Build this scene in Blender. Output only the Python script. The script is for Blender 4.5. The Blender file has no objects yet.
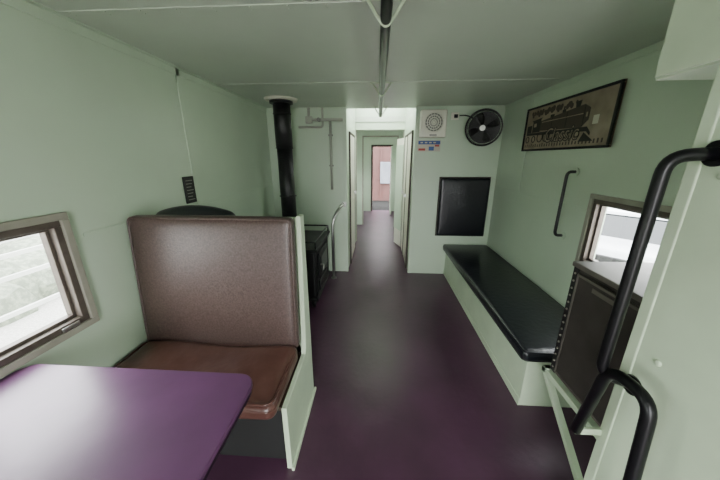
import bpy, bmesh, math, random
from mathutils import Vector, Matrix, Euler
random.seed(4)
C = bpy.context.scene.collection

# ------------------------------------------------------------ materials
def mat(name, col, rough=0.5, metal=0.0, var=0.06, nscale=4.0, bump=0.0, bscale=20.0,
        col2=None, coat=0.0, spec=0.5, c2lo=0.45, c2hi=0.6):
    m = bpy.data.materials.new(name); m.use_nodes = True
    nt = m.node_tree; N = nt.nodes; L = nt.links
    b = N['Principled BSDF']
    b.inputs['Roughness'].default_value = rough
    b.inputs['Metallic'].default_value = metal
    b.inputs['Specular IOR Level'].default_value = spec
    b.inputs['Coat Weight'].default_value = coat
    b.inputs['Coat Roughness'].default_value = 0.15
    tc = N.new('ShaderNodeTexCoord')
    n = N.new('ShaderNodeTexNoise'); n.inputs['Scale'].default_value = nscale
    n.inputs['Detail'].default_value = 5
    L.new(tc.outputs['Object'], n.inputs['Vector'])
    r = N.new('ShaderNodeValToRGB')
    if col2 is None:
        a = [c*(1-var) for c in col]; d = [min(1, c*(1+var)) for c in col]
        r.color_ramp.elements[0].position = 0.3; r.color_ramp.elements[1].position = 0.7
    else:
        a = col; d = col2
        r.color_ramp.elements[0].position = c2lo; r.color_ramp.elements[1].position = c2hi
    r.color_ramp.elements[0].color = (*a, 1); r.color_ramp.elements[1].color = (*d, 1)
    L.new(n.outputs['Fac'], r.inputs['Fac']); L.new(r.outputs['Color'], b.inputs['Base Color'])
    if bump > 0:
        n2 = N.new('ShaderNodeTexNoise'); n2.inputs['Scale'].default_value = bscale
        n2.inputs['Detail'].default_value = 3
        L.new(tc.outputs['Object'], n2.inputs['Vector'])
        bp = N.new('ShaderNodeBump'); bp.inputs['Strength'].default_value = bump
        bp.inputs['Distance'].default_value = 0.02
        L.new(n2.outputs['Fac'], bp.inputs['Height']); L.new(bp.outputs['Normal'], b.inputs['Normal'])
    return m

MINT = (0.52, 0.63, 0.485)
m_wall = mat('mint_paint', MINT, 0.33, var=0.04, nscale=2, bump=0.15, bscale=3.0)
m_ceil = mat('ceiling_paint', (0.49, 0.56, 0.46), 0.36, var=0.05, nscale=2, bump=0.15, bscale=2.5)
m_trim = mat('mint_trim', (0.53, 0.64, 0.49), 0.4, var=0.04)
m_base = mat('pale_mint_paint', (0.55, 0.66, 0.48), 0.4, var=0.06, nscale=6)
m_floor = mat('purple_floor_paint', (0.068, 0.026, 0.054), 0.36, var=0.22, nscale=3.0, bump=0.08, bscale=25)
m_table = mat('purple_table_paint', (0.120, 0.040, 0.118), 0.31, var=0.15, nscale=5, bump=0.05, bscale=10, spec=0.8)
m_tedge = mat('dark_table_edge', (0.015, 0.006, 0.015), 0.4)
m_brown = mat('brown_vinyl', (0.052, 0.030, 0.026), 0.38, col2=(0.090, 0.058, 0.051), nscale=110, c2lo=0.35, c2hi=0.68, bump=0.10, bscale=120)
m_brown2 = mat('brown_vinyl_seat', (0.074, 0.030, 0.023), 0.32, col2=(0.115, 0.055, 0.043), nscale=7, c2lo=0.35, c2hi=0.7, bump=0.35, bscale=8)
m_black = mat('black_vinyl', (0.006, 0.007, 0.010), 0.31, var=0.2, bump=0.12, bscale=30)
m_pipe = mat('black_enamel', (0.004, 0.004, 0.005), 0.33, var=0.2, spec=0.3)
m_iron = mat('cast_iron', (0.007, 0.007, 0.008), 0.45, metal=0.0, var=0.3, bump=0.2, bscale=60)
m_bmetal = mat('brown_steel', (0.072, 0.062, 0.056), 0.40, metal=0.3, var=0.3, nscale=6)
m_rust = mat('rivet_metal', (0.19, 0.17, 0.15), 0.45, metal=0.5, var=0.2)
m_chrome = mat('steel', (0.45, 0.45, 0.43), 0.30, metal=0.9)
m_dsteel = mat('worn_black_steel', (0.03, 0.03, 0.03), 0.32, metal=0.4)
m_sash = mat('aged_aluminium', (0.11, 0.09, 0.075), 0.42, metal=0.4, var=0.2, nscale=20)
m_casing = mat('beige_casing', (0.30, 0.29, 0.235), 0.45, var=0.1, nscale=12)
m_white = mat('white_plastic', (0.74, 0.73, 0.62), 0.4, var=0.03)
m_cond = mat('painted_conduit', (0.40, 0.42, 0.35), 0.4, var=0.05)
m_grey = mat('grey_plastic', (0.22, 0.22, 0.20), 0.5)
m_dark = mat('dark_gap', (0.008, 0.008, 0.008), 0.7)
m_dbrown = mat('dark_wood', (0.035, 0.021, 0.014), 0.5, var=0.2, nscale=15)
m_sepia = mat('sepia_print', (0.20, 0.155, 0.105), 0.5, col2=(0.34, 0.27, 0.19), nscale=7, c2lo=0.35, c2hi=0.65)
m_ink = mat('ink', (0.012, 0.009, 0.007), 0.6)
m_ink2 = mat('ink_mid', (0.050, 0.036, 0.025), 0.6)
m_paper = mat('paper', (0.55, 0.52, 0.42), 0.6)
m_blue = mat('label_blue', (0.04, 0.10, 0.30), 0.5)
m_red = mat('label_red', (0.42, 0.045, 0.035), 0.5)
m_ground = mat('gravel', (0.34, 0.33, 0.31), 0.9, col2=(0.46, 0.45, 0.42), nscale=30)
m_bush = mat('foliage', (0.15, 0.17, 0.13), 0.8, col2=(0.24, 0.27, 0.20), nscale=12)
m_bldg = mat('weatherboard', (0.50, 0.50, 0.48), 0.7)
m_redw = mat('rusty_red_wagon', (0.048, 0.014, 0.011), 0.7, var=0.2)
m_wpan = mat('wagon_door_grey', (0.10, 0.11, 0.13), 0.6, var=0.2)
m_car = mat('car_paint', (0.42, 0.43, 0.45), 0.25, coat=0.6)
m_cglass = mat('car_glass', (0.02, 0.022, 0.025), 0.1)
m_tyre = mat('rubber', (0.014, 0.014, 0.014), 0.8)

def glass_mat():
    m = bpy.data.materials.new('window_glass'); m.use_nodes = True
    N = m.node_tree.nodes; L = m.node_tree.links
    for n in list(N): N.remove(n)
    o = N.new('ShaderNodeOutputMaterial'); mx = N.new('ShaderNodeMixShader')
    t = N.new('ShaderNodeBsdfTransparent'); t.inputs['Color'].default_value = (0.93, 0.95, 0.94, 1)
    g = N.new('ShaderNodeBsdfGlossy'); g.inputs['Roughness'].default_value = 0.03
    ns = N.new('ShaderNodeTexNoise'); ns.inputs['Scale'].default_value = 3
    mr = N.new('ShaderNodeMapRange'); mr.inputs['To Min'].default_value = 0.03; mr.inputs['To Max'].default_value = 0.09
    L.new(ns.outputs['Fac'], mr.inputs['Value']); L.new(mr.outputs['Result'], mx.inputs['Fac'])
    L.new(t.outputs[0], mx.inputs[1]); L.new(g.outputs[0], mx.inputs[2]); L.new(mx.outputs[0], o.inputs['Surface'])
    return m
m_glass = glass_mat()

# ------------------------------------------------------------ mesh helpers
def G(name, loc=(0, 0, 0), quat=None):
    e = bpy.data.objects.new(name, None); e.empty_display_size = 0.1
    e.location = loc
    if quat is not None:
        e.rotation_mode = 'QUATERNION'; e.rotation_quaternion = quat
    C.objects.link(e); return e

def fin(name, bm, m, par=None, smooth=False, bev=0.0, seg=2):
    bmesh.ops.recalc_face_normals(bm, faces=bm.faces)
    me = bpy.data.meshes.new(name); bm.to_mesh(me); bm.free()
    if smooth:
        for p in me.polygons: p.use_smooth = True
    ms = m if isinstance(m, (list, tuple)) else [m]
    for q in ms: me.materials.append(q)
    o = bpy.data.objects.new(name, me); C.objects.link(o)
    if par: o.parent = par
    if bev > 0:
        b = o.modifiers.new('bevel', 'BEVEL'); b.width = bev; b.segments = seg; b.limit_method = 'ANGLE'
    return o

def addbox(bm, x0, x1, y0, y1, z0, z1):
    v = [bm.verts.new(p) for p in ((x0,y0,z0),(x1,y0,z0),(x1,y1,z0),(x0,y1,z0),(x0,y0,z1),(x1,y0,z1),(x1,y1,z1),(x0,y1,z1))]
    for f in ((0,3,2,1),(4,5,6,7),(0,1,5,4),(1,2,6,5),(2,3,7,6),(3,0,4,7)):
        bm.faces.new([v[i] for i in f])

def box(name, x0, x1, y0, y1, z0, z1, m, par=None, bev=0.0, seg=2):
    bm = bmesh.new(); addbox(bm, x0, x1, y0, y1, z0, z1)
    return fin(name, bm, m, par, bev=bev, seg=seg)

def boxes(name, lst, m, par=None, bev=0.0):
    bm = bmesh.new()
    for b in lst: addbox(bm, *b)
    return fin(name, bm, m, par, bev=bev)

def prism(name, pts, a0, a1, m, axis='z', par=None, bev=0.0, seg=2, smooth=False):
    bm = bmesh.new()
    def P(u, v, w):
        return {'z': (u, v, w), 'x': (w, u, v), 'y': (u, w, v)}[axis]
    A = [bm.verts.new(P(u, v, a0)) for u, v in pts]; B = [bm.verts.new(P(u, v, a1)) for u, v in pts]
    bm.faces.new(A); bm.faces.new(B[::-1])
    n = len(pts)
    for i in range(n):
        bm.faces.new((A[i], A[(i+1) % n], B[(i+1) % n], B[i]))
    return fin(name, bm, m, par, bev=bev, seg=seg, smooth=smooth)

def cyl(name, p0, p1, r, m, par=None, seg=24, r2=None, bev=0.0, smooth=True):
    p0 = Vector(p0); p1 = Vector(p1); d = p1-p0
    bm = bmesh.new()
    bmesh.ops.create_cone(bm, cap_ends=True, segments=seg, radius1=r, radius2=r if r2 is None else r2, depth=d.length)
    q = d.to_track_quat('Z', 'Y').to_matrix().to_4x4()
    bmesh.ops.transform(bm, matrix=Matrix.Translation((p0+p1)/2) @ q, verts=bm.verts)
    o = fin(name, bm, m, par, bev=bev)
    if smooth:
        for p in o.data.polygons:
            if len(p.vertices) == 4: p.use_smooth = True
    return o

def fillet(pts, rad, n=7):
    pts = [Vector(p) for p in pts]; out = [pts[0]]
    for i in range(1, len(pts)-1):
        a, p, b = pts[i-1], pts[i], pts[i+1]
        ra = min(rad, (a-p).length*0.49); rb = min(rad, (b-p).length*0.49)
        s = p+(a-p).normalized()*ra; e = p+(b-p).normalized()*rb
        for k in range(n+1):
            t = k/n; out.append(s*(1-t)**2+p*2*t*(1-t)+e*t*t)
    out.append(pts[-1]); return out

def tube(name, pts, r, m, par=None, rad=0.0, seg=14, closed=False):
    pts = fillet(pts, rad) if rad > 0 else [Vector(p) for p in pts]
    bm = bmesh.new(); rings = []; n = len(pts); up = None
    for i, p in enumerate(pts):
        if closed: t = pts[(i+1) % n]-pts[i-1]
        elif i == 0: t = pts[1]-p
        elif i == n-1: t = p-pts[-2]
        else: t = pts[i+1]-pts[i-1]
        t.normalize()
        if up is None:
            up = Vector((0, 0, 1)) if abs(t.z) < 0.9 else Vector((1, 0, 0))
        u = (up-t*up.dot(t)).normalized(); w = t.cross(u); up = u
        rings.append([bm.verts.new(p+(u*math.cos(a)+w*math.sin(a))*r) for a in [2*math.pi*k/seg for k in range(seg)]])
    rng = range(n) if closed else range(n-1)
    for i in rng:
        A, B = rings[i], rings[(i+1) % n]
        for k in range(seg):
            bm.faces.new((A[k], A[(k+1) % seg], B[(k+1) % seg], B[k]))
    if not closed:
        bm.faces.new(rings[0]); bm.faces.new(rings[-1][::-1])
    return fin(name, bm, m, par, smooth=True)

def soft(name, x0, x1, y0, y1, z0, z1, r, m, par=None, n=16, bulge=(0, 0, 0), warp=None):
    """rounded, slightly inflated upholstered block"""
    bm = bmesh.new(); bmesh.ops.create_cube(bm, size=2)
    bmesh.ops.subdivide_edges(bm, edges=bm.edges[:], cuts=n, use_grid_fill=True)
    h = Vector(((x1-x0)/2, (y1-y0)/2, (z1-z0)/2)); c = Vector(((x0+x1)/2, (y0+y1)/2, (z0+z1)/2))
    for v in bm.verts:
        t = [math.sin(math.pi/2*max(-1, min(1, q))) for q in v.co]
        p = Vector([t[i]*h[i] for i in range(3)])
        q = Vector([max(-(h[i]-r), min(h[i]-r, p[i])) for i in range(3)])
        d = p-q
        if d.length > 1e-6: p = q+d.normalized()*r
        for i in range(3):
            if bulge[i]:
                j, k = [a for a in range(3) if a != i]
                f = (1-abs(t[j])**3)*(1-abs(t[k])**3)
                p[i] += (1 if p[i] > 0 else -1)*bulge[i]*f*(abs(p[i])/h[i])
        v.co = p+c
        if warp: v.co = Vector(warp(v.co))
    return fin(name, bm, m, par, smooth=True)

def torus(name, c, R, r, m, par=None, normal=(0, 0, 1), n=40, seg=6):
    nrm = Vector(normal).normalized(); q = nrm.to_track_quat('Z', 'Y')
    pts = [Vector(c)+q @ Vector((math.cos(a)*R, math.sin(a)*R, 0)) for a in [2*math.pi*k/n for k in range(n)]]
    return tube(name, pts, r, m, par, seg=seg, closed=True)

def plate(name, u0, u1, v0, v1, w0, w1, axis, holes, m):
    """wall slab with rectangular openings; axis = thickness axis"""
    us = sorted({u0, u1, *[h[0] for h in holes], *[h[1] for h in holes]})
    vs = sorted({v0, v1, *[h[2] for h in holes], *[h[3] for h in holes]})
    bm = bmesh.new()
    for i in range(len(us)-1):
        for j in range(len(vs)-1):
            cu = (us[i]+us[i+1])/2; cv = (vs[j]+vs[j+1])/2
            if any(h[0] < cu < h[1] and h[2] < cv < h[3] for h in holes): continue
            a = (us[i], us[i+1]); b = (vs[j], vs[j+1]); w = (w0, w1)
            if axis == 'x': addbox(bm, *w, *a, *b)
            elif axis == 'y': addbox(bm, *a, *w, *b)
            else: addbox(bm, *a, *b, *w)
    bmesh.ops.remove_doubles(bm, verts=bm.verts, dist=1e-5)
    return fin(name, bm, m)

XL, XR, ZC = -1.34, 1.43, 2.07
Y0, YB, YC, YE = -1.6, 3.5, 5.0, 8.05
CL, CR = -0.385, 0.435

# ------------------------------------------------------------ room shell
box('floor', XL-0.1, XR+0.1, Y0-0.1, YE+0.1, -0.08, 0, m_floor)
WL = [(0.28, 1.05, 0.78, 1.25), (-1.25, -0.35, 0.78, 1.25), (5.3, 6.2, 0.9, 1.5), (6.7, 7.6, 0.9, 1.5)]
WR = [(1.18, 1.90, 0.80, 1.245), (-1.25, -0.55, 0.78, 1.25), (5.3, 6.2, 0.9, 1.5), (6.7, 7.6, 0.9, 1.5)]
plate('wall_left', Y0, YE, 0, ZC, XL-0.09, XL, 'x', WL, m_wall)
plate('wall_right', Y0, YE, 0, ZC, XR, XR+0.09, 'x', WR, m_wall)
plate('wall_rear', XL-0.09, XR+0.09, 0, ZC, Y0-0.09, Y0, 'y', [(-0.42, 0.42, 0.0, 1.95)], m_wall)
plate('wall_far', XL-0.09, XR+0.09, 0, ZC, YE, YE+0.09, 'y', [(-0.14, 0.36, 0.0, 1.80)], m_wall)
plate('ceiling', XL-0.09, XR+0.09, Y0-0.09, YE+0.09, ZC, ZC+0.08, 'z', [(CL, CR, 3.62, 4.9)], m_ceil)
box('wall_partition_left', XL, CL, YB, YB+0.05, 0, ZC, m_wall)
box('wall_partition_right', CR, XR, YB, YB+0.05, 0, ZC, m_wall)
box('wall_corridor_left', CL-0.04, CL, YB+0.05, YC, 0, ZC, m_wall)
box('wall_corridor_right', CR, CR+0.04, YB+0.05, YC, 0, ZC, m_wall)
box('wall_closet_left', XL, CL-0.04, YC-0.05, YC, 0, ZC, m_wall)
box('wall_closet_right', CR+0.04, XR, YC-0.05, YC, 0, ZC, m_wall)
box('wall_bulkhead_left', XL, -0.33, 6.30, 6.35, 0, ZC, m_wall)
box('wall_bulkhead_right', 0.42, XR, 6.30, 6.35, 0, ZC, m_wall)
# cupola shaft over the corridor
ZT = 3.0
plate('wall_cupola_left', 3.55, 4.97, ZC+0.08, ZT, CL-0.06, CL, 'x', [(3.7, 4.8, 2.35, 2.85)], m_wall)
plate('wall_cupola_right', 3.55, 4.97, ZC+0.08, ZT, CR, CR+0.06, 'x', [(3.7, 4.8, 2.35, 2.85)], m_wall)
plate('wall_cupola_near', CL, CR, ZC+0.08, ZT, 3.56, 3.62, 'y', [(-0.3, 0.35, 2.4, 2.85)], m_wall)
box('wall_cupola_far', CL, CR, 4.9, 4.96, ZC+0.08, ZT, m_wall)
box('ceiling_cupola', CL-0.06, CR+0.06, 3.55, 4.97, ZT, ZT+0.05, m_ceil)
box('trim_header', CL, CR, 4.92, 5.0, 1.95, ZC, m_trim, bev=0.004)
box('trim_header', -0.33, 0.42, 6.3, 6.35, 1.93, ZC, m_trim, bev=0.004)
boxes('trim_jamb', [(-0.345, -0.315, 6.285, 6.30, 0, 1.93), (0.405, 0.435, 6.285, 6.30, 0, 1.93), (-0.345, 0.435, 6.285, 6.30, 1.93, 1.96),
                    (CL-0.001, CL+0.015, 4.96, 5.01, 0, 1.95), (CR-0.015, CR+0.001, 4.96, 5.01, 0, 1.95)], m_casing, bev=0.002)

# seams / battens
bt = []
for y in (-1.1, 0.08, 1.27, 2.42):
    bt.append((XL, XR, y-0.02, y+0.02, ZC-0.004, ZC+0.001))
bt += [(XL, XR, 5.8, 5.84, ZC-0.004, ZC+0.001)]
boxes('trim_ceiling', bt, m_ceil, bev=0.0015)
bm = bmesh.new()
for y in (0.08, 1.27, 2.42):
    for s in (-0.012, 0.012):
        x = XL+0.08
        while x < XR:
            bmesh.ops.create_icosphere(bm, subdivisions=1, radius=0.0035, matrix=Matrix.Translation((x, y+s, ZC-0.004)))
            x += 0.15
fin('trim_screws', bm, m_ceil)
wl = [(XL, XL+0.005, 1.13, YB, 1.155, 1.172)] + [(XL, XL+0.006, y-0.02, y+0.02, 0, ZC) for y in (1.98,)]
wl += [(XL, XL+0.03, Y0, YB, ZC-0.005, ZC), (XL, XL+0.006, Y0, YB, ZC-0.045, ZC)]
boxes('trim_left', wl, m_wall, bev=0.001)
wr = [(XR-0.005, XR, 1.95, YB, 1.155, 1.172), (XR-0.006, XR, 2.9, 2.94, 1.17, ZC),
      (XR-0.006, XR, 0.96, YB, ZC-0.04, ZC)]
boxes('trim_right', wr, m_wall, bev=0.001)
boxes('trim_opening', [(CL-0.035, CL+0.006, YB-0.006, YB+0.05, 0, ZC), (CR-0.006, CR+0.03, YB-0.006, YB+0.05, 0, ZC)], m_trim, bev=0.003)

# ------------------------------------------------------------ windows
def window(name, side, y0, y1, z0, z1, split=None):
    g = G(name); s = 1 if side == 'L' else -1
    X = XL if side == 'L' else XR
    def b(nm, w0, w1, ya, yb, za, zb, m, bev=0.003):
        xa, xb = sorted((X+s*w0, X+s*w1)); return box(nm, xa, xb, ya, yb, za, zb, m, g, bev=bev)
    c = 0.030
    for nm, ya, yb, za, zb in (('casing_top', y0-c, y1+c, z1, z1+c), ('casing_bottom', y0-c, y1+c, z0-c, z0),
                               ('casing_side_1', y0-c, y0, z0, z1), ('casing_side_2', y1, y1+c, z0, z1)):
        b(nm, 0.0, 0.018, ya, yb, za, zb, m_casing)
    f = 0.028
    for nm, ya, yb, za, zb in (('sash_top', y0, y1, z1-f, z1), ('sash_bottom', y0, y1, z0, z0+f),
                               ('sash_side_1', y0, y0+f, z0+f, z1-f), ('sash_side_2', y1-f, y1, z0+f, z1-f)):
        b(nm, -0.05, 0.008, ya, yb, za, zb, m_sash)
    f2 = f+0.014
    for nm, ya, yb, za, zb in (('bead_top', y0+f, y1-f, z1-f2, z1-f), ('bead_bottom', y0+f, y1-f, z0+f, z0+f2),
                               ('bead_side_1', y0+f, y0+f2, z0+f2, z1-f2), ('bead_side_2', y1-f2, y1-f, z0+f2, z1-f2)):
        b(nm, -0.05, -0.02, ya, yb, za, zb, m_sash, 0.002)
    if split: b('meeting_bar', -0.045, 0.0, split-0.014, split+0.014, z0+f, z1-f, m_sash)
    b('latch', 0.008, 0.017, y1-0.12, y1-0.05, z0+0.004, z0+0.022, m_chrome)
    b('glass', -0.042, -0.038, y0+f, y1-f, z0+f, z1-f, m_glass, 0)
    return g
window('window_1', 'L', 0.28, 1.05, 0.78, 1.25, 0.62)
window('window_2', 'R', 1.18, 1.90, 0.80, 1.245)
window('window_3', 'L', -1.25, -0.35, 0.78, 1.25)
window('window_4', 'R', -1.25, -0.55, 0.78, 1.25)
window('window_5', 'L', 5.3, 6.2, 0.9, 1.5)
window('window_6', 'R', 5.3, 6.2, 0.9, 1.5)
window('window_7', 'L', 6.7, 7.6, 0.9, 1.5)
window('window_8', 'R', 6.7, 7.6, 0.9, 1.5)

# ------------------------------------------------------------ table
def rrect(x0, x1, y0, y1, r, n=8):
    out = []
    for cx, cy, a0 in ((x1-r, y1-r, 0), (x0+r, y1-r, 90), (x0+r, y0+r, 180), (x1-r, y0+r, 270)):
        for k in range(n+1):
            a = math.radians(a0+90*k/n); out.append((cx+r*math.cos(a), cy+r*math.sin(a)))
    return out
g = G('dining_table')
prism('tabletop', rrect(XL+0.005, -0.425, 0.08, 0.80, 0.06), 0.722, 0.742, m_table, par=g, bev=0.004)
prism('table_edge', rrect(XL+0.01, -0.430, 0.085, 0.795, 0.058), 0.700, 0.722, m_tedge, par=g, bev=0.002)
cyl('pedestal', (-0.85, 0.44, 0.02), (-0.85, 0.44, 0.70), 0.035, m_bmetal, g)
cyl('pedestal_foot', (-0.85, 0.44, 0), (-0.85, 0.44, 0.02), 0.2, m_bmetal, g, r2=0.17)
box('support_cleat', XL+0.001, XL+0.04, 0.15, 0.75, 0.64, 0.70, m_trim, g)

# ------------------------------------------------------------ booth seat (brown)
g = G('booth_seat')
def lean(p):
    t = (p.z-0.47)/0.73
    return (p.x, p.y+0.055*t, p.z)
soft('backrest', -1.325, -0.432, 1.285, 1.355, 0.455, 1.205, 0.03, m_brown, g, n=22, bulge=(0, 0.016, 0.004), warp=lean)
def piping(nm, x0, x1, z0, z1, y, m, r=0.006):
    pts = [(x, y, z) for x, z in rrect(x0, x1, z0, z1, 0.025)]
    pts = [lean(Vector(p)) for p in pts]
    return tube(nm, pts, r, m, g, seg=8, closed=True)
piping('backrest_piping', -1.318, -0.438, 0.47, 1.198, 1.292, m_brown, 0.006)
def sag(p):
    x, y, z = p
    if z > 0.45:
        z -= 0.010*math.sin((x+1.3)*9)*math.cos((y-0.9)*8)+0.016*math.exp(-((x+0.85)**2+(y-1.12)**2)/0.03)
        z += 0.004*math.sin(x*38+y*25)*math.exp(-((y-1.0)**2)/0.02)
    z += 0.012*(0.95-y)/0.4 if y < 0.95 else 0
    return (x, y, z)
soft('seat_cushion', -1.325, -0.430, 0.895, 1.30, 0.385, 0.487, 0.038, m_brown2, g, n=34, bulge=(0, 0.01, 0.014), warp=sag)
tube('seat_piping', [(x, y, 0.478) for x, y in rrect(-1.318, -0.437, 0.905, 1.29, 0.04)], 0.006, m_brown2, g, seg=8, closed=True)
prism('end_panel', [(0.975, 0), (1.465, 0), (1.465, 1.205), (1.40, 1.205), (1.352, 0.50), (1.33, 0.40), (0.975, 0.385)],
      -0.428, -0.402, m_base, 'x', g, bev=0.003)
box('floor_strip', -0.402, -0.388, 0.965, 1.475, 0, 0.022, m_base, g, bev=0.003)
box('seat_board', -1.33, -0.43, 0.98, 1.36, 0.365, 0.387, m_dbrown, g)
box('seat_back_board', -1.33, -0.428, 1.435, 1.46, 0.02, 1.19, m_base, g)
box('underseat_shade', -1.33, -0.43, 1.02, 1.04, 0.0, 0.365, m_dark, g)  # near-black sheet painting in the shade under the open seat

# second seat behind, black vinyl with rounded top
g = G('vinyl_chair')
def arch(p):
    x, y, z = p
    if z > 0.9: z += 0.050*(1-((x+1.06)/0.25)**2)-0.036
    return (x, y+0.05*(z-0.5)*-1+0.02, z)
soft('backrest', -1.30, -0.82, 1.49, 1.58, 0.50, 1.225, 0.04, m_black, g, n=20, bulge=(0, 0.015, 0), warp=arch)
soft('seat', -1.30, -0.82, 1.58, 2.02, 0.38, 0.49, 0.04, m_black, g, n=16, bulge=(0, 0, 0.015))
boxes('base', [(-1.28, -0.84, 1.55, 1.98, 0.30, 0.385), (-1.28, -1.24, 1.55, 1.6, 0, 0.3), (-0.88, -0.84, 1.55, 1.6, 0, 0.3),
               (-1.28, -1.24, 1.93, 1.98, 0, 0.3), (-0.88, -0.84, 1.93, 1.98, 0, 0.3)], m_bmetal, g, bev=0.003)

# ------------------------------------------------------------ wall plaque
g = G('wall_plaque')
box('plate', XL+0.001, XL+0.010, 1.845, 1.955, 1.19, 1.375, m_pipe, g, bev=0.003)
boxes('lettering', [(XL+0.010, XL+0.0112, 1.865, 1.935-0.01*(i % 3), 1.345-0.022*i, 1.350-0.022*i) for i in range(7)], m_grey, g)

# ------------------------------------------------------------ stove
g = G('wood_stove')
sx0, sx1, sy0, sy1 = -1.18, -0.60, 2.50, 3.20
box('body', sx0, sx1, sy0, sy1, 0.12, 0.62, m_iron, g, bev=0.02, seg=3)
box('base_plate', sx0-0.02, sx1+0.02, sy0-0.02, sy1+0.02, 0.09, 0.13, m_iron, g, bev=0.008)
box('top_plate', sx0-0.03, sx1+0.03, sy0-0.03, sy1+0.03, 0.62, 0.65, m_iron, g, bev=0.008)
for i, (x, y) in enumerate(((sx0+.04, sy0+.04), (sx1-.04, sy0+.04), (sx0+.04, sy1-.04), (sx1-.04, sy1-.04))):
    cyl('leg_%d' % (i+1), (x, y, 0), (x, y, 0.1), 0.018, m_iron, g, r2=0.035)
box('fire_door', sx1, sx1+0.022, sy0+0.10, sy1-0.17, 0.30, 0.57, m_iron, g, bev=0.008)
box('fire_door_panel', sx1+0.022, sx1+0.032, sy0+0.15, sy1-0.22, 0.345, 0.525, m_dsteel, g, bev=0.006)
box('ash_door', sx1, sx1+0.02, sy0+0.12, sy1-0.19, 0.155, 0.26, m_iron, g, bev=0.006)
tube('door_handle', [(sx1+0.02, sy0+0.14, 0.44), (sx1+0.06, sy0+0.14, 0.44), (sx1+0.06, sy0+0.10, 0.40)], 0.008, m_chrome, g, rad=0.015)
for z in (0.34, 0.53):
    cyl('hinge', (sx1+0.012, sy1-0.165, z-0.025), (sx1+0.012, sy1-0.165, z+0.025), 0.012, m_iron, g)
tube('top_rail', [(sx0, sy0-0.0, 0.65), (sx0, sy0, 0.72), (sx1+0.01, sy0, 0.72), (sx1+0.01, sy1, 0.72), (sx0, sy1, 0.72), (sx0, sy1, 0.65)], 0.009, m_iron, g, rad=0.03)
cyl('rail_post', (sx1+0.01, sy0, 0.65), (sx1+0.01, sy0, 0.72), 0.008, m_iron, g)
cyl('rail_post', (sx1+0.01, sy1, 0.65), (sx1+0.01, sy1, 0.72), 0.008, m_iron, g)
boxes('ribs', [(sx1, sx1+0.008, sy0+0.02+0.0, sy0+0.035, 0.14, 0.60), (sx1, sx1+0.008, sy1-0.05, sy1-0.035, 0.14, 0.60)], m_iron, g)
px, py = -0.985, 3.0
cyl('flue_collar', (px, py, 0.65), (px, py, 0.72), 0.105, m_iron, g, seg=36)
cyl('flue_pipe', (px, py, 0.70), (px, py, 1.60), 0.080, m_iron, g, seg=36)
cyl('flue_pipe_upper', (px, py, 1.60), (px, py, ZC-0.01), 0.086, m_iron, g, seg=36)
for z in (1.1, 1.60, 1.93):
    torus('flue_band', (px, py, z), 0.086, 0.006, m_iron, g, n=36)
cyl('ceiling_thimble', (px, py, ZC-0.022), (px, py, ZC-0.001), 0.155, m_white, g, seg=40, r2=0.165)
cyl('ceiling_thimble_ring', (px, py, ZC-0.045), (px, py, ZC-0.022), 0.115, m_iron, g, seg=40)

# stove guard rail (steel)
g = G('guard_rail')
tube('rail', [(-0.425, YB-0.003, 0.93), (-0.46, 3.36, 0.92), (-0.545, 3.27, 0.76), (-0.545, 3.27, 0.002)], 0.018, m_chrome, g, rad=0.10)
cyl('wall_flange', (-0.425, YB-0.012, 0.93), (-0.425, YB-0.001, 0.93), 0.034, m_chrome, g)
cyl('floor_flange', (-0.545, 3.27, 0), (-0.545, 3.27, 0.01), 0.035, m_chrome, g)

# conduits on the back wall
g = G('conduit_pipe')
tube('horizontal_run', [(-0.82, YB-0.035, 2.06), (-0.82, YB-0.035, 1.93), (-0.42, YB-0.035, 1.93)], 0.018, m_cond, g, rad=0.03)
tube('drop', [(-0.57, YB-0.030, 1.93), (-0.57, YB-0.030, 1.12)], 0.016, m_cond, g)
tube('upper_run', [(-0.95, YB-0.026, 1.85), (-0.66, YB-0.026, 1.85), (-0.66, YB-0.026, 2.06)], 0.013, m_cond, g, rad=0.04)
box('junction_box', -0.86, -0.78, YB-0.055, YB-0.001, 1.89, 1.97, m_cond, g, bev=0.005)
cyl('valve', (-0.70, YB-0.07, 1.93), (-0.70, YB-0.02, 1.93), 0.022, m_grey, g)
for z in (1.75, 1.4):
    box('clip', -0.595, -0.545, YB-0.035, YB-0.001, z, z+0.02, m_grey, g)

# ------------------------------------------------------------ right side bench
g = G('bench_seat')
bx = 0.915
box('base_box', bx, XR-0.001, 1.43, YB-0.001, 0, 0.335, m_base, g, bev=0.003)
box('seat_board', bx-0.012, XR-0.001, 1.415, YB-0.001, 0.335, 0.352, m_base, g, bev=0.003)
soft('cushion', 0.865, XR-0.003, 1.395, YB-0.002, 0.350, 0.425, 0.030, m_black, g, n=30, bulge=(0, 0, 0.012))
tube('cushion_piping', [(x, y, 0.416) for x, y in rrect(0.872, XR-0.012, 1.402, YB-0.012, 0.03)], 0.006, m_black, g, seg=8, closed=True)
tube('cushion_piping_lower', [(x, y, 0.360) for x, y in rrect(0.872, XR-0.012, 1.402, YB-0.012, 0.03)], 0.005, m_black, g, seg=8, closed=True)
box('plinth', bx-0.006, bx, 1.43, YB-0.001, 0, 0.05, m_base, g)
g = G('backrest_pad')
soft('pad', 0.765, 1.355, YB-0.062, YB-0.008, 0.545, 1.27, 0.022, m_black, g, n=18, bulge=(0, 0.012, 0))
box('backing_board', 0.755, 1.365, YB-0.012, YB-0.001, 0.535, 1.28, m_dbrown, g)
tube('pad_piping', [(x, YB-0.05, z) for x, z in rrect(0.775, 1.345, 0.555, 1.26, 0.02)], 0.006, m_black, g, seg=8, closed=True)

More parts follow.
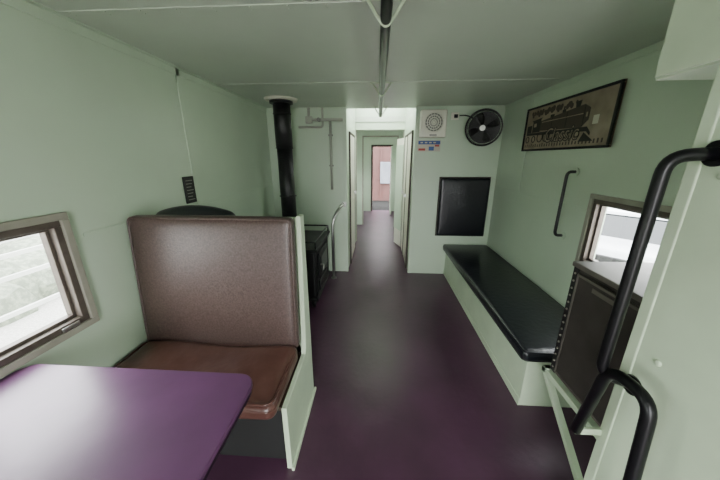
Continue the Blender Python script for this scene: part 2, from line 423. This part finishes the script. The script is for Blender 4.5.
# ------------------------------------------------------------ wall speaker + labels
g = G('wall_speaker')
box('cabinet', 0.475, 0.765, YB-0.115, YB-0.001, 1.725, 2.02, m_white, g, bev=0.015, seg=3)
cy = YB-0.115
cyl('grille_disc', (0.62, cy-0.004, 1.885), (0.62, cy+0.002, 1.885), 0.098, m_grey, g, seg=40)
for r in (0.1, 0.075, 0.05, 0.025):
    torus('grille_ring', (0.62, cy-0.006, 1.885), r, 0.005, m_white, g, normal=(0, 1, 0))
for k in range(8):
    a = math.pi*k/8
    d = Vector((math.cos(a), 0, math.sin(a)))*0.098
    c = Vector((0.62, cy-0.008, 1.885))
    tube('grille_spoke', [c-d, c+d], 0.0025, m_white, g, seg=6)
box('name_badge', 0.58, 0.66, cy-0.004, cy+0.001, 1.742, 1.758, m_grey, g)
g = G('notice_labels')
box('board', 0.47, 0.735, YB-0.006, YB-0.001, 1.575, 1.70, m_paper, g)
boxes('label_band_blue', [(0.475, 0.73, YB-0.008, YB-0.005, 1.655, 1.695), (0.6, 0.66, YB-0.008, YB-0.005, 1.585, 1.63)], m_blue, g)
boxes('label_band_red', [(0.48, 0.56, YB-0.0085, YB-0.0055, 1.585, 1.61), (0.67, 0.72, YB-0.0085, YB-0.0055, 1.63, 1.65)], m_red, g)
boxes('label_text', [(0.50+0.05*i, 0.53+0.05*i, YB-0.009, YB-0.0075, 1.668, 1.682) for i in range(4)], m_paper, g)

# ------------------------------------------------------------ wall fan
d = Vector((-0.42, -0.90, -0.10)).normalized()
q = d.to_track_quat('Z', 'Y')
fc = Vector((1.12, 3.24, 1.81))
g = G('wall_fan', fc, q)
R = 0.18
for i, (z, r) in enumerate(((0.0, R), (0.035, R*0.98), (0.068, R*0.68), (0.08, R*0.33), (-0.045, R*0.95), (-0.06, R*0.7))):
    torus('cage_ring', (0, 0, z), r, 0.010 if i == 0 else 0.0025, m_pipe, g, n=40)
for k in range(18):
    a = 2*math.pi*k/18; c, s = math.cos(a), math.sin(a)
    prof = [(0.03, 0.082), (0.1, 0.076), (0.15, 0.058), (R*0.98, 0.035), (R, 0), (R*0.95, -0.045), (R*0.6, -0.066), (0.05, -0.07)]
    tube('cage_wire', [(r*c, r*s, z) for r, z in prof], 0.0014, m_pipe, g, seg=5)
cyl('back_guard', (0, 0, -0.064), (0, 0, -0.058), R*0.90, m_pipe, g, seg=40)
cyl('front_badge', (0, 0, 0.078), (0, 0, 0.088), 0.028, m_chrome, g)
cyl('hub', (0, 0, -0.02), (0, 0, 0.05), 0.035, m_pipe, g)
for k in range(4):
    bm = bmesh.new(); vs = []
    a0 = math.pi/2*k+0.4
    for i in range(7):
        t = i/6; r = 0.03+0.12*t; w = 0.22+0.30*math.sin(math.pi*min(1, t*0.75+0.15))
        for j in range(5):
            sN = j/4-0.5; a = a0+sN*w*1.5
            vs.append(bm.verts.new((r*math.cos(a), r*math.sin(a), 0.01+sN*0.05)))
    for i in range(6):
        for j in range(4):
            bm.faces.new((vs[i*5+j], vs[i*5+j+1], vs[i*5+j+6], vs[i*5+j+5]))
    o = fin('blade_%d' % (k+1), bm, m_dsteel, g, smooth=True)
    o.modifiers.new('s', 'SOLIDIFY').thickness = 0.003
cyl('motor', (0, 0, -0.15), (0, 0, -0.06), 0.055, m_pipe, g, r2=0.065, bev=0.008)
qi = q.inverted()
def L2(p): return qi @ (Vector(p)-fc)
tube('bracket_arm', [(0, 0, -0.12), L2((1.19, 3.40, 1.74)), L2((1.19, YB-0.005, 1.74))], 0.014, m_pipe, g, rad=0.03)
cyl('wall_mount', L2((1.19, YB-0.02, 1.74)), L2((1.19, YB-0.001, 1.74)), 0.05, m_pipe, g)
g = G('wall_outlet')
box('plate', 0.83, 0.92, YB-0.012, YB-0.001, 1.92, 2.0, m_white, g, bev=0.003)
tube('cable', [(0.92, YB-0.012, 1.965), (1.0, YB-0.012, 1.97), (1.17, YB-0.012, 1.90), (1.19, YB-0.012, 1.78)], 0.007, m_pipe, g, rad=0.05)
box('plug', 0.86, 0.90, YB-0.04, YB-0.012, 1.94, 1.975, m_pipe, g, bev=0.004)

# ------------------------------------------------------------ framed picture (right wall)
W, H = 1.06, 0.375
qp = Matrix(((0, 0, -1), (-1, 0, 0), (0, 1, 0))).to_quaternion()
g = G('framed_picture', (XR-0.007, 2.40, 1.750), qp)
box('backing', -W/2, W/2, -H/2, H/2, 0, 0.012, m_sepia, g)
f = 0.016
boxes('frame', [(-W/2, W/2, H/2-f, H/2, 0, 0.024), (-W/2, W/2, -H/2, -H/2+f, 0, 0.024),
                (-W/2, -W/2+f, -H/2+f, H/2-f, 0, 0.024), (W/2-f, W/2, -H/2+f, H/2-f, 0, 0.024)], m_dark, g, bev=0.004)
z0, z1 = 0.012, 0.0135
prism('boiler_ink', [(-0.30, -0.02), (0.24, -0.045), (0.30, 0.0), (0.30, 0.075), (0.24, 0.105), (-0.30, 0.055)], z0, z1, m_ink2, par=g)
prism('cab_ink', [(-0.40, -0.03), (-0.28, -0.03), (-0.28, 0.075), (-0.26, 0.085), (-0.42, 0.07), (-0.40, 0.06)], z0, z1+0.0004, m_ink, par=g)
prism('tender_ink', [(-0.49, -0.03), (-0.415, -0.03), (-0.415, 0.035), (-0.49, 0.03)], z0, z1, m_ink, par=g)
prism('stack_ink', [(0.15, 0.095), (0.19, 0.098), (0.20, 0.138), (0.14, 0.135)], z0, z1+0.0004, m_ink, par=g)
prism('frame_ink', [(-0.49, -0.05), (0.30, -0.075), (0.34, -0.105), (0.34, -0.085), (0.30, -0.045), (-0.49, -0.03)], z0, z1+0.0003, m_ink, par=g)
prism('pilot_ink', [(0.28, -0.08), (0.38, -0.14), (0.24, -0.14)], z0, z1+0.0003, m_ink, par=g)
ink = [(-0.15, -0.10, 0.062, 0.09, z0, z1), (0.0, 0.04, 0.075, 0.105, z0, z1), (0.245, 0.252, -0.04, 0.10, z0, z1+0.001),
       (-0.12, -0.113, -0.02, 0.068, z0, z1+0.001), (0.06, 0.067, -0.03, 0.082, z0, z1+0.001)]
boxes('boiler_bands_ink', ink, m_ink, g)
boxes('ink_highlights', [(-0.38, -0.34, 0.015, 0.045, z1, z1+.001), (-0.26, 0.24, 0.042, 0.048, z1, z1+.001), (0.27, 0.285, 0.02, 0.05, z1, z1+.001)], m_sepia, g)
for i, x in enumerate((-0.46, -0.36, -0.26, -0.17, -0.08, 0.14, 0.21)):
    r = 0.04 if 1 < i < 5 else 0.026
    torus('wheel_ink', (x, -0.075 if r > .03 else -0.088, 0.013), r, 0.004, m_ink, g, n=24)
rnd = random.Random(2)
bm = bmesh.new()
for i in range(34):
    t = i/33; x = 0.12-0.55*t+rnd.uniform(-.03, .03); y = 0.125+rnd.uniform(-.015, .012)
    bmesh.ops.create_circle(bm, cap_ends=True, segments=12, radius=0.012+0.012*rnd.random(), matrix=Matrix.Translation((x, min(y, .135), 0.0125+0.00002*i)))
fin('smoke_ink', bm, m_ink2, g)
boxes('shading_lines', [(-0.49+0.035*i, -0.478+0.035*i, -0.155, -0.135+0.01*rnd.random(), z0, z1) for i in range(28)], m_ink2, g)
for nm, mm, ex in (('title_shadow', m_ink, 0.0145), ('title_text', m_sepia, 0.0160)):
    cu = bpy.data.curves.new(nm, 'FONT'); cu.body = 'Classic'; cu.size = 0.15; cu.align_x = 'CENTER'; cu.shear = 0.2
    cu.offset = 0.007 if nm == 'title_shadow' else -0.001
    to = bpy.data.objects.new(nm, cu); C.objects.link(to); cu.materials.append(mm)
    to.parent = g; to.location = (0.02, -0.12, ex)
box('ticket', 0.345, 0.395, -0.035, 0.02, 0.0135, 0.0145, m_paper, g)

# ------------------------------------------------------------ wall grab handle (right wall)
g = G('grab_handle')
xh = XR-0.065
tube('bar', [(XR-0.004, 2.13, 1.405), (xh, 2.13, 1.405), (xh, 2.13, 0.93), (XR-0.004, 2.13, 0.93)], 0.011, m_dsteel, g, rad=0.04)
for z in (1.405, 0.93):
    cyl('flange', (XR-0.01, 2.13, z), (XR-0.001, 2.13, z), 0.028, m_trim, g)

# ------------------------------------------------------------ ceiling handrail
g = G('ceiling_handrail')
hz = ZC-0.075
tube('bar', [(0.02, -1.3, hz), (0.02, 3.60, hz)], 0.021, m_pipe, g)
for y in (-1.25, 0.1, 1.22, 2.42, 3.50):
    box('bracket_plate', -0.07, 0.11, y-0.018, y+0.018, ZC-0.010, ZC-0.004, m_base, g, bev=0.002)
    tube('bracket_strap', [(-0.05, y, ZC-0.01), (-0.006, y, hz+0.0), (0.02, y, hz-0.027), (0.046, y, hz), (0.09, y, ZC-0.01)], 0.006, m_base, g, rad=0.02)
for y in (-1.3, 3.6):
    cyl('end_cap', (0.02, y-0.01, hz), (0.02, y+0.01, hz), 0.023, m_pipe, g)

# ------------------------------------------------------------ steel cabinet on braces
g = G('steel_cabinet')
kx, ky0, ky1, kz0, kz1 = 0.95, 0.82, 1.28, 0.415, 1.02
KR = XR-0.021
box('body', kx, KR, ky0, ky1, kz0, kz1, m_bmetal, g, bev=0.006)
box('door', kx-0.012, kx, ky0+0.01, ky1-0.035, kz0+0.015, kz1-0.03, m_bmetal, g, bev=0.005)
box('top_lip', kx-0.016, KR, ky0-0.004, ky1+0.006, kz1-0.012, kz1+0.012, m_rust, g, bev=0.004)  # rim and top in lighter metal; reflected window light put into the colour
box('corner_angle', kx-0.006, kx+0.001, ky1-0.03, ky1+0.003, kz0, kz1-0.01, m_dsteel, g, bev=0.002)
bm = bmesh.new()
for i in range(15):
    bmesh.ops.create_icosphere(bm, subdivisions=2, radius=0.006, matrix=Matrix.Translation((kx-0.006, ky1-0.014, kz0+0.03+i*0.038)))
fin('rivets', bm, m_casing, g, smooth=True)
boxes('door_rim', [(kx-0.016, kx-0.011, ky0+0.015, ky1-0.04, kz1-0.045, kz1-0.035), (kx-0.016, kx-0.011, ky0+0.015, ky1-0.04, kz0+0.02, kz0+0.03),
                   (kx-0.016, kx-0.011, ky1-0.05, ky1-0.04, kz0+0.03, kz1-0.045)], m_rust, g, bev=0.001)
box('label_plate', kx-0.0145, kx-0.0115, 1.0, 1.14, 0.94, 0.96, m_rust, g)
box('hinge_upper', kx-0.02, kx-0.01, ky0+0.02, ky0+0.06, 0.85, 0.92, m_rust, g)
box('hinge_lower', kx-0.02, kx-0.01, ky0+0.02, ky0+0.06, 0.52, 0.59, m_rust, g)
# stand
boxes('stand_rails', [(kx-0.03, kx+0.01, 0.80, 1.31, kz0-0.03, kz0), (KR-0.04, KR, 0.80, 1.31, kz0-0.03, kz0),
                      (kx-0.03, KR, 1.28, 1.31, kz0-0.03, kz0), (kx-0.03, KR, 0.80, 0.83, kz0-0.03, kz0)], m_base, g, bev=0.002)
for nm, x in (('brace_1', kx-0.03), ('brace_2', KR-0.045)):
    prism(nm, [(1.31, kz0-0.03), (1.27, kz0-0.03), (0.80, 0.0), (0.84, 0.0)], x, x+0.03, m_base, 'x', g, bev=0.002)
boxes('stand_legs', [(kx-0.03, kx, 0.80, 0.83, 0, kz0-0.03), (KR-0.035, KR-0.004, 0.80, 0.83, 0, kz0-0.03)], m_base, g, bev=0.002)

# ------------------------------------------------------------ near partition with grab rails
PX, PY = 0.79, 0.785
g = G('partition_panel')
box('panel', PX+0.004, PX+0.03, -0.35, PY-0.005, 0, 1.711, m_base, g)
box('edge_post', PX, PX+0.04, PY-0.035, PY, 0, 1.711, m_base, g, bev=0.004)
bm = bmesh.new()
for y, z in ((0.70, 1.60), (0.70, 1.46), (0.66, 0.76), (0.69, 0.95), (0.70, 0.3), (0.5, 1.1), (0.4, 1.6)):
    bmesh.ops.create_uvsphere(bm, u_segments=12, v_segments=8, radius=0.010, matrix=Matrix.Translation((PX+0.002, y, z)) @ Matrix.Diagonal((0.5, 1, 1, 1)))
fin('bolts', bm, m_base, g, smooth=True)

g = G('grab_rail')
gx = PX-0.090
tube('bar', [(PX-0.001, 0.72, 1.510), (gx, 0.742, 1.505), (gx, 0.747, 0.86), (PX-0.001, 0.73, 0.835)], 0.0155, m_pipe, g, rad=0.045, seg=18)
for z, y in ((1.510, 0.72), (0.835, 0.73)):
    cyl('flange', (PX-0.008, y, z), (PX+0.001, y, z), 0.03, m_pipe, g)
g = G('grab_rail')
gx = PX-0.074
tube('bar', [(gx-0.006, 0.782, 0.585), (gx-0.003, 0.735, 0.89), (gx, 0.605, 0.90), (gx, 0.57, 0.45), (PX+0.002, 0.57, 0.42)],
     0.0165, m_pipe, g, rad=0.055, seg=18)
box('end_bracket', gx-0.012, PX+0.001, 0.772, 0.784, 0.575, 0.60, m_base, g, bev=0.002)
cyl('flange', (PX-0.008, 0.57, 0.42), (PX+0.004, 0.57, 0.42), 0.03, m_pipe, g)

g = G('overhead_locker')
box('carcass', 0.797, XR-0.008, -0.5, 0.95, 1.715, ZC-0.006, m_base, g, bev=0.003)
box('door_leaf', 0.785, 0.797, -0.45, 0.94, 1.72, ZC-0.02, m_base, g, bev=0.003)
tube('door_pull', [(0.785, 0.15, 1.78), (0.767, 0.15, 1.78), (0.767, 0.27, 1.78), (0.785, 0.27, 1.78)], 0.005, m_chrome, g, rad=0.01)

# ------------------------------------------------------------ corridor doors and fittings
def cdoor(name, side, y0, y1, m):
    g = G(name); X = CL if side == 'L' else CR; s = 1 if side == 'L' else -1
    def b(nm, w0, w1, a, b_, z0, z1, mm):
        xa, xb = sorted((X+s*w0, X+s*w1)); box(nm, xa, xb, a, b_, z0, z1, mm, g, bev=0.003)
    b('leaf', 0.001, 0.018, y0, y1, 0.03, 1.80, m)
    b('frame_near', 0.001, 0.022, y0-0.03, y0, 0.001, 1.83, m_dbrown)
    b('frame_far', 0.001, 0.022, y1, y1+0.03, 0.001, 1.83, m_dbrown)
    b('frame_top', 0.001, 0.022, y0, y1, 1.80, 1.83, m_dbrown)
    b('handle', 0.018, 0.05, y1-0.08, y1-0.05, 0.95, 1.0, m_chrome)
cdoor('door_1', 'L', 3.82, 4.5, m_white)
cdoor('door_2', 'R', 3.70, 4.15, m_white)
cdoor('door_5', 'R', 4.22, 4.55, m_white)
g = G('locker_door')
prism('leaf', [(CR-0.001, 4.62), (CR-0.03, 4.605), (CR-0.12, 4.90), (CR-0.095, 4.91)], 0.02, 1.8, m_white, 'z', g)
prism('gap_edge', [(CR-0.03, 4.603), (CR-0.038, 4.602), (CR-0.128, 4.898), (CR-0.12, 4.90)], 0.3, 1.7, m_trim, 'z', g)
g = G('locker')
box('carcass', 0.44, 1.0, 5.35, 5.95, 0, 1.25, m_dark, g, bev=0.01)
box('door_leaf', 0.425, 0.44, 5.38, 5.92, 0.05, 1.2, m_dsteel, g, bev=0.005)
g = G('door_3')
boxes('frame', [(-0.19, -0.14, YE-0.03, YE+0.09, 0, 1.85), (0.36, 0.41, YE-0.03, YE+0.09, 0, 1.85), (-0.14, 0.36, YE-0.03, YE+0.09, 1.80, 1.85)], m_dbrown, g, bev=0.004)
prism('leaf', [(0.36, YE-0.03), (0.345, YE-0.6), (0.385, YE-0.6), (0.40, YE-0.03)], 0.02, 1.8, m_trim, 'z', g)
g = G('door_4')
boxes('frame', [(-0.47, -0.42, Y0-0.09, Y0+0.02, 0, 2.0), (0.42, 0.47, Y0-0.09, Y0+0.02, 0, 2.0), (-0.42, 0.42, Y0-0.09, Y0+0.02, 1.95, 2.0)], m_dbrown, g, bev=0.004)

# ------------------------------------------------------------ outside
box('ground', -60, 60, -60, 60, -1.3, -1.2, m_ground)
def car(name, loc, rot):
    g = G(name, loc, Euler((0, 0, rot)).to_quaternion())
    prof = [(-2.2, 0.3), (-2.22, 0.62), (-2.1, 0.82), (-1.2, 0.92), (1.5, 0.98), (2.15, 0.9), (2.22, 0.6), (2.2, 0.3)]
    prism('body', prof, -0.85, 0.85, m_car, 'y', g, bev=0.08, seg=3)
    prism('cabin_glass', [(-1.25, 0.9), (-0.6, 1.36), (0.9, 1.40), (1.65, 0.95)], -0.72, 0.72, m_cglass, 'y', g, bev=0.05)
    prism('roof', [(-0.65, 1.36), (-0.55, 1.42), (0.85, 1.46), (0.98, 1.38)], -0.70, 0.70, m_car, 'y', g, bev=0.03)
    for x in (-0.62, 0.25, 0.95):
        boxes('pillar', [(x-0.04, x+0.04, -0.735, -0.69, 0.9, 1.4), (x-0.04, x+0.04, 0.69, 0.735, 0.9, 1.4)], m_car, g)
    for i, (x, y) in enumerate(((-1.4, -0.8), (-1.4, 0.8), (1.35, -0.8), (1.35, 0.8))):
        cyl('tyre_%d' % (i+1), (x, y-0.11, 0.32), (x, y+0.11, 0.32), 0.32, m_tyre, g)
        cyl('hub_%d' % (i+1), (x, y-0.115, 0.32), (x, y+0.115, 0.32), 0.19, m_chrome, g)
    for y in (-0.6, 0.6):
        box('headlamp', -2.24, -2.1, y-0.18, y+0.18, 0.62, 0.78, m_chrome, g, bev=0.03)
    box('grille', -2.24, -2.15, -0.38, 0.38, 0.45, 0.7, m_dark, g, bev=0.02)
    box('bumper', -2.28, -2.1, -0.82, 0.82, 0.3, 0.45, m_car, g, bev=0.03)
car('car', (6.6, 7.2, -1.2), math.radians(40))
car('car', (8.6, 12.2, -1.2), math.radians(20))
g = G('shed')
box('walls', -14, -9, -2, 9, -1.2, 1.5, m_bldg, g)
prism('roof', [(-14.4, 1.45), (-11.5, 2.8), (-8.6, 1.45)], -2.4, 9.4, m_grey, 'y', g)
boxes('shed_windows', [(-9.01, -8.97, 1, 2, -0.1, 0.9), (-9.01, -8.97, 4, 5, -0.1, 0.9)], m_cglass, g)
g = G('fence')
boxes('posts', [(-5.05, -4.95, y, y+0.08, -1.2, 0.3) for y in range(-4, 14, 2)], m_bldg, g)
boxes('rails', [(-5.02, -4.98, -4, 13, z, z+0.06) for z in (-0.6, -0.1, 0.2)], m_bldg, g)
bm = bmesh.new()
for i in range(26):
    bmesh.ops.create_icosphere(bm, subdivisions=2, radius=0.5+0.3*random.random(),
        matrix=Matrix.Translation((-7+random.uniform(-.5, .5), -3+i*0.45, -0.9+random.uniform(-.1, .2))))
for v in bm.verts: v.co += Vector((random.uniform(-.06, .06),)*3)
fin('hedge', bm, m_bush)
g = G('freight_wagon')
box('body', -2.5, 3.5, 11.5, 14, -0.2, 2.8, m_redw, g)
boxes('ribs', [(-2.4+i*0.5, -2.34+i*0.5, 11.45, 11.5, -0.2, 2.8) for i in range(12)], m_redw, g)
box('underframe', -2.5, 3.5, 11.6, 13.9, -0.5, -0.2, m_dark, g)
box('door_panel', 0.10, 0.50, 11.40, 11.46, 0.5, 1.35, m_wpan, g, bev=0.02)
for i, x in enumerate((-1.8, -0.9, 1.9, 2.8)):
    cyl('wheel_%d' % (i+1), (x, 11.9, -0.8), (x, 12.05, -0.8), 0.42, m_iron, g)
box('wheelset_frame', -2.2, 3.2, 11.85, 12.0, -0.95, -0.45, m_iron, g)

# ------------------------------------------------------------ light
w = bpy.data.worlds.new('overcast_sky'); bpy.context.scene.world = w; w.use_nodes = True
bg = w.node_tree.nodes['Background']
bg.inputs['Color'].default_value = (0.97, 0.98, 1.0, 1); bg.inputs['Strength'].default_value = 24.0

def portal(name, loc, direction, sx, sy):
    l = bpy.data.lights.new(name, 'AREA'); l.shape = 'RECTANGLE'; l.size = sx; l.size_y = sy
    l.cycles.is_portal = True
    o = bpy.data.objects.new(name, l); C.objects.link(o); o.location = loc
    o.rotation_mode = 'QUATERNION'
    o.rotation_quaternion = Vector(direction).to_track_quat('-Z', 'Y')
    return o
for x, dx, H in ((XL-0.1, 1, WL), (XR+0.1, -1, WR)):
    for h in H:
        portal('window_portal', (x, (h[0]+h[1])/2, (h[2]+h[3])/2), (dx, 0, 0), h[1]-h[0], h[3]-h[2])
portal('door_portal', (0, Y0-0.1, 0.97), (0, 1, 0), 0.84, 1.95)
portal('door_portal', (0.11, YE+0.1, 0.9), (0, -1, 0), 0.5, 1.8)
portal('cupola_portal', (CL-0.07, 4.25, 2.6), (1, 0, 0), 1.1, 0.5)
portal('cupola_portal', (CR+0.07, 4.25, 2.6), (-1, 0, 0), 1.1, 0.5)
portal('cupola_portal', (0.025, 3.55, 2.62), (0, 1, 0), 0.65, 0.45)

# ------------------------------------------------------------ camera
cd = bpy.data.cameras.new('camera'); cd.sensor_width = 36; cd.lens = 13.75; cd.clip_start = 0.02
co = bpy.data.objects.new('camera', cd); C.objects.link(co)
co.location = (0, 0, 1.5); co.rotation_euler = (math.radians(90-16.6), 0, math.radians(3.59))
bpy.context.scene.camera = co
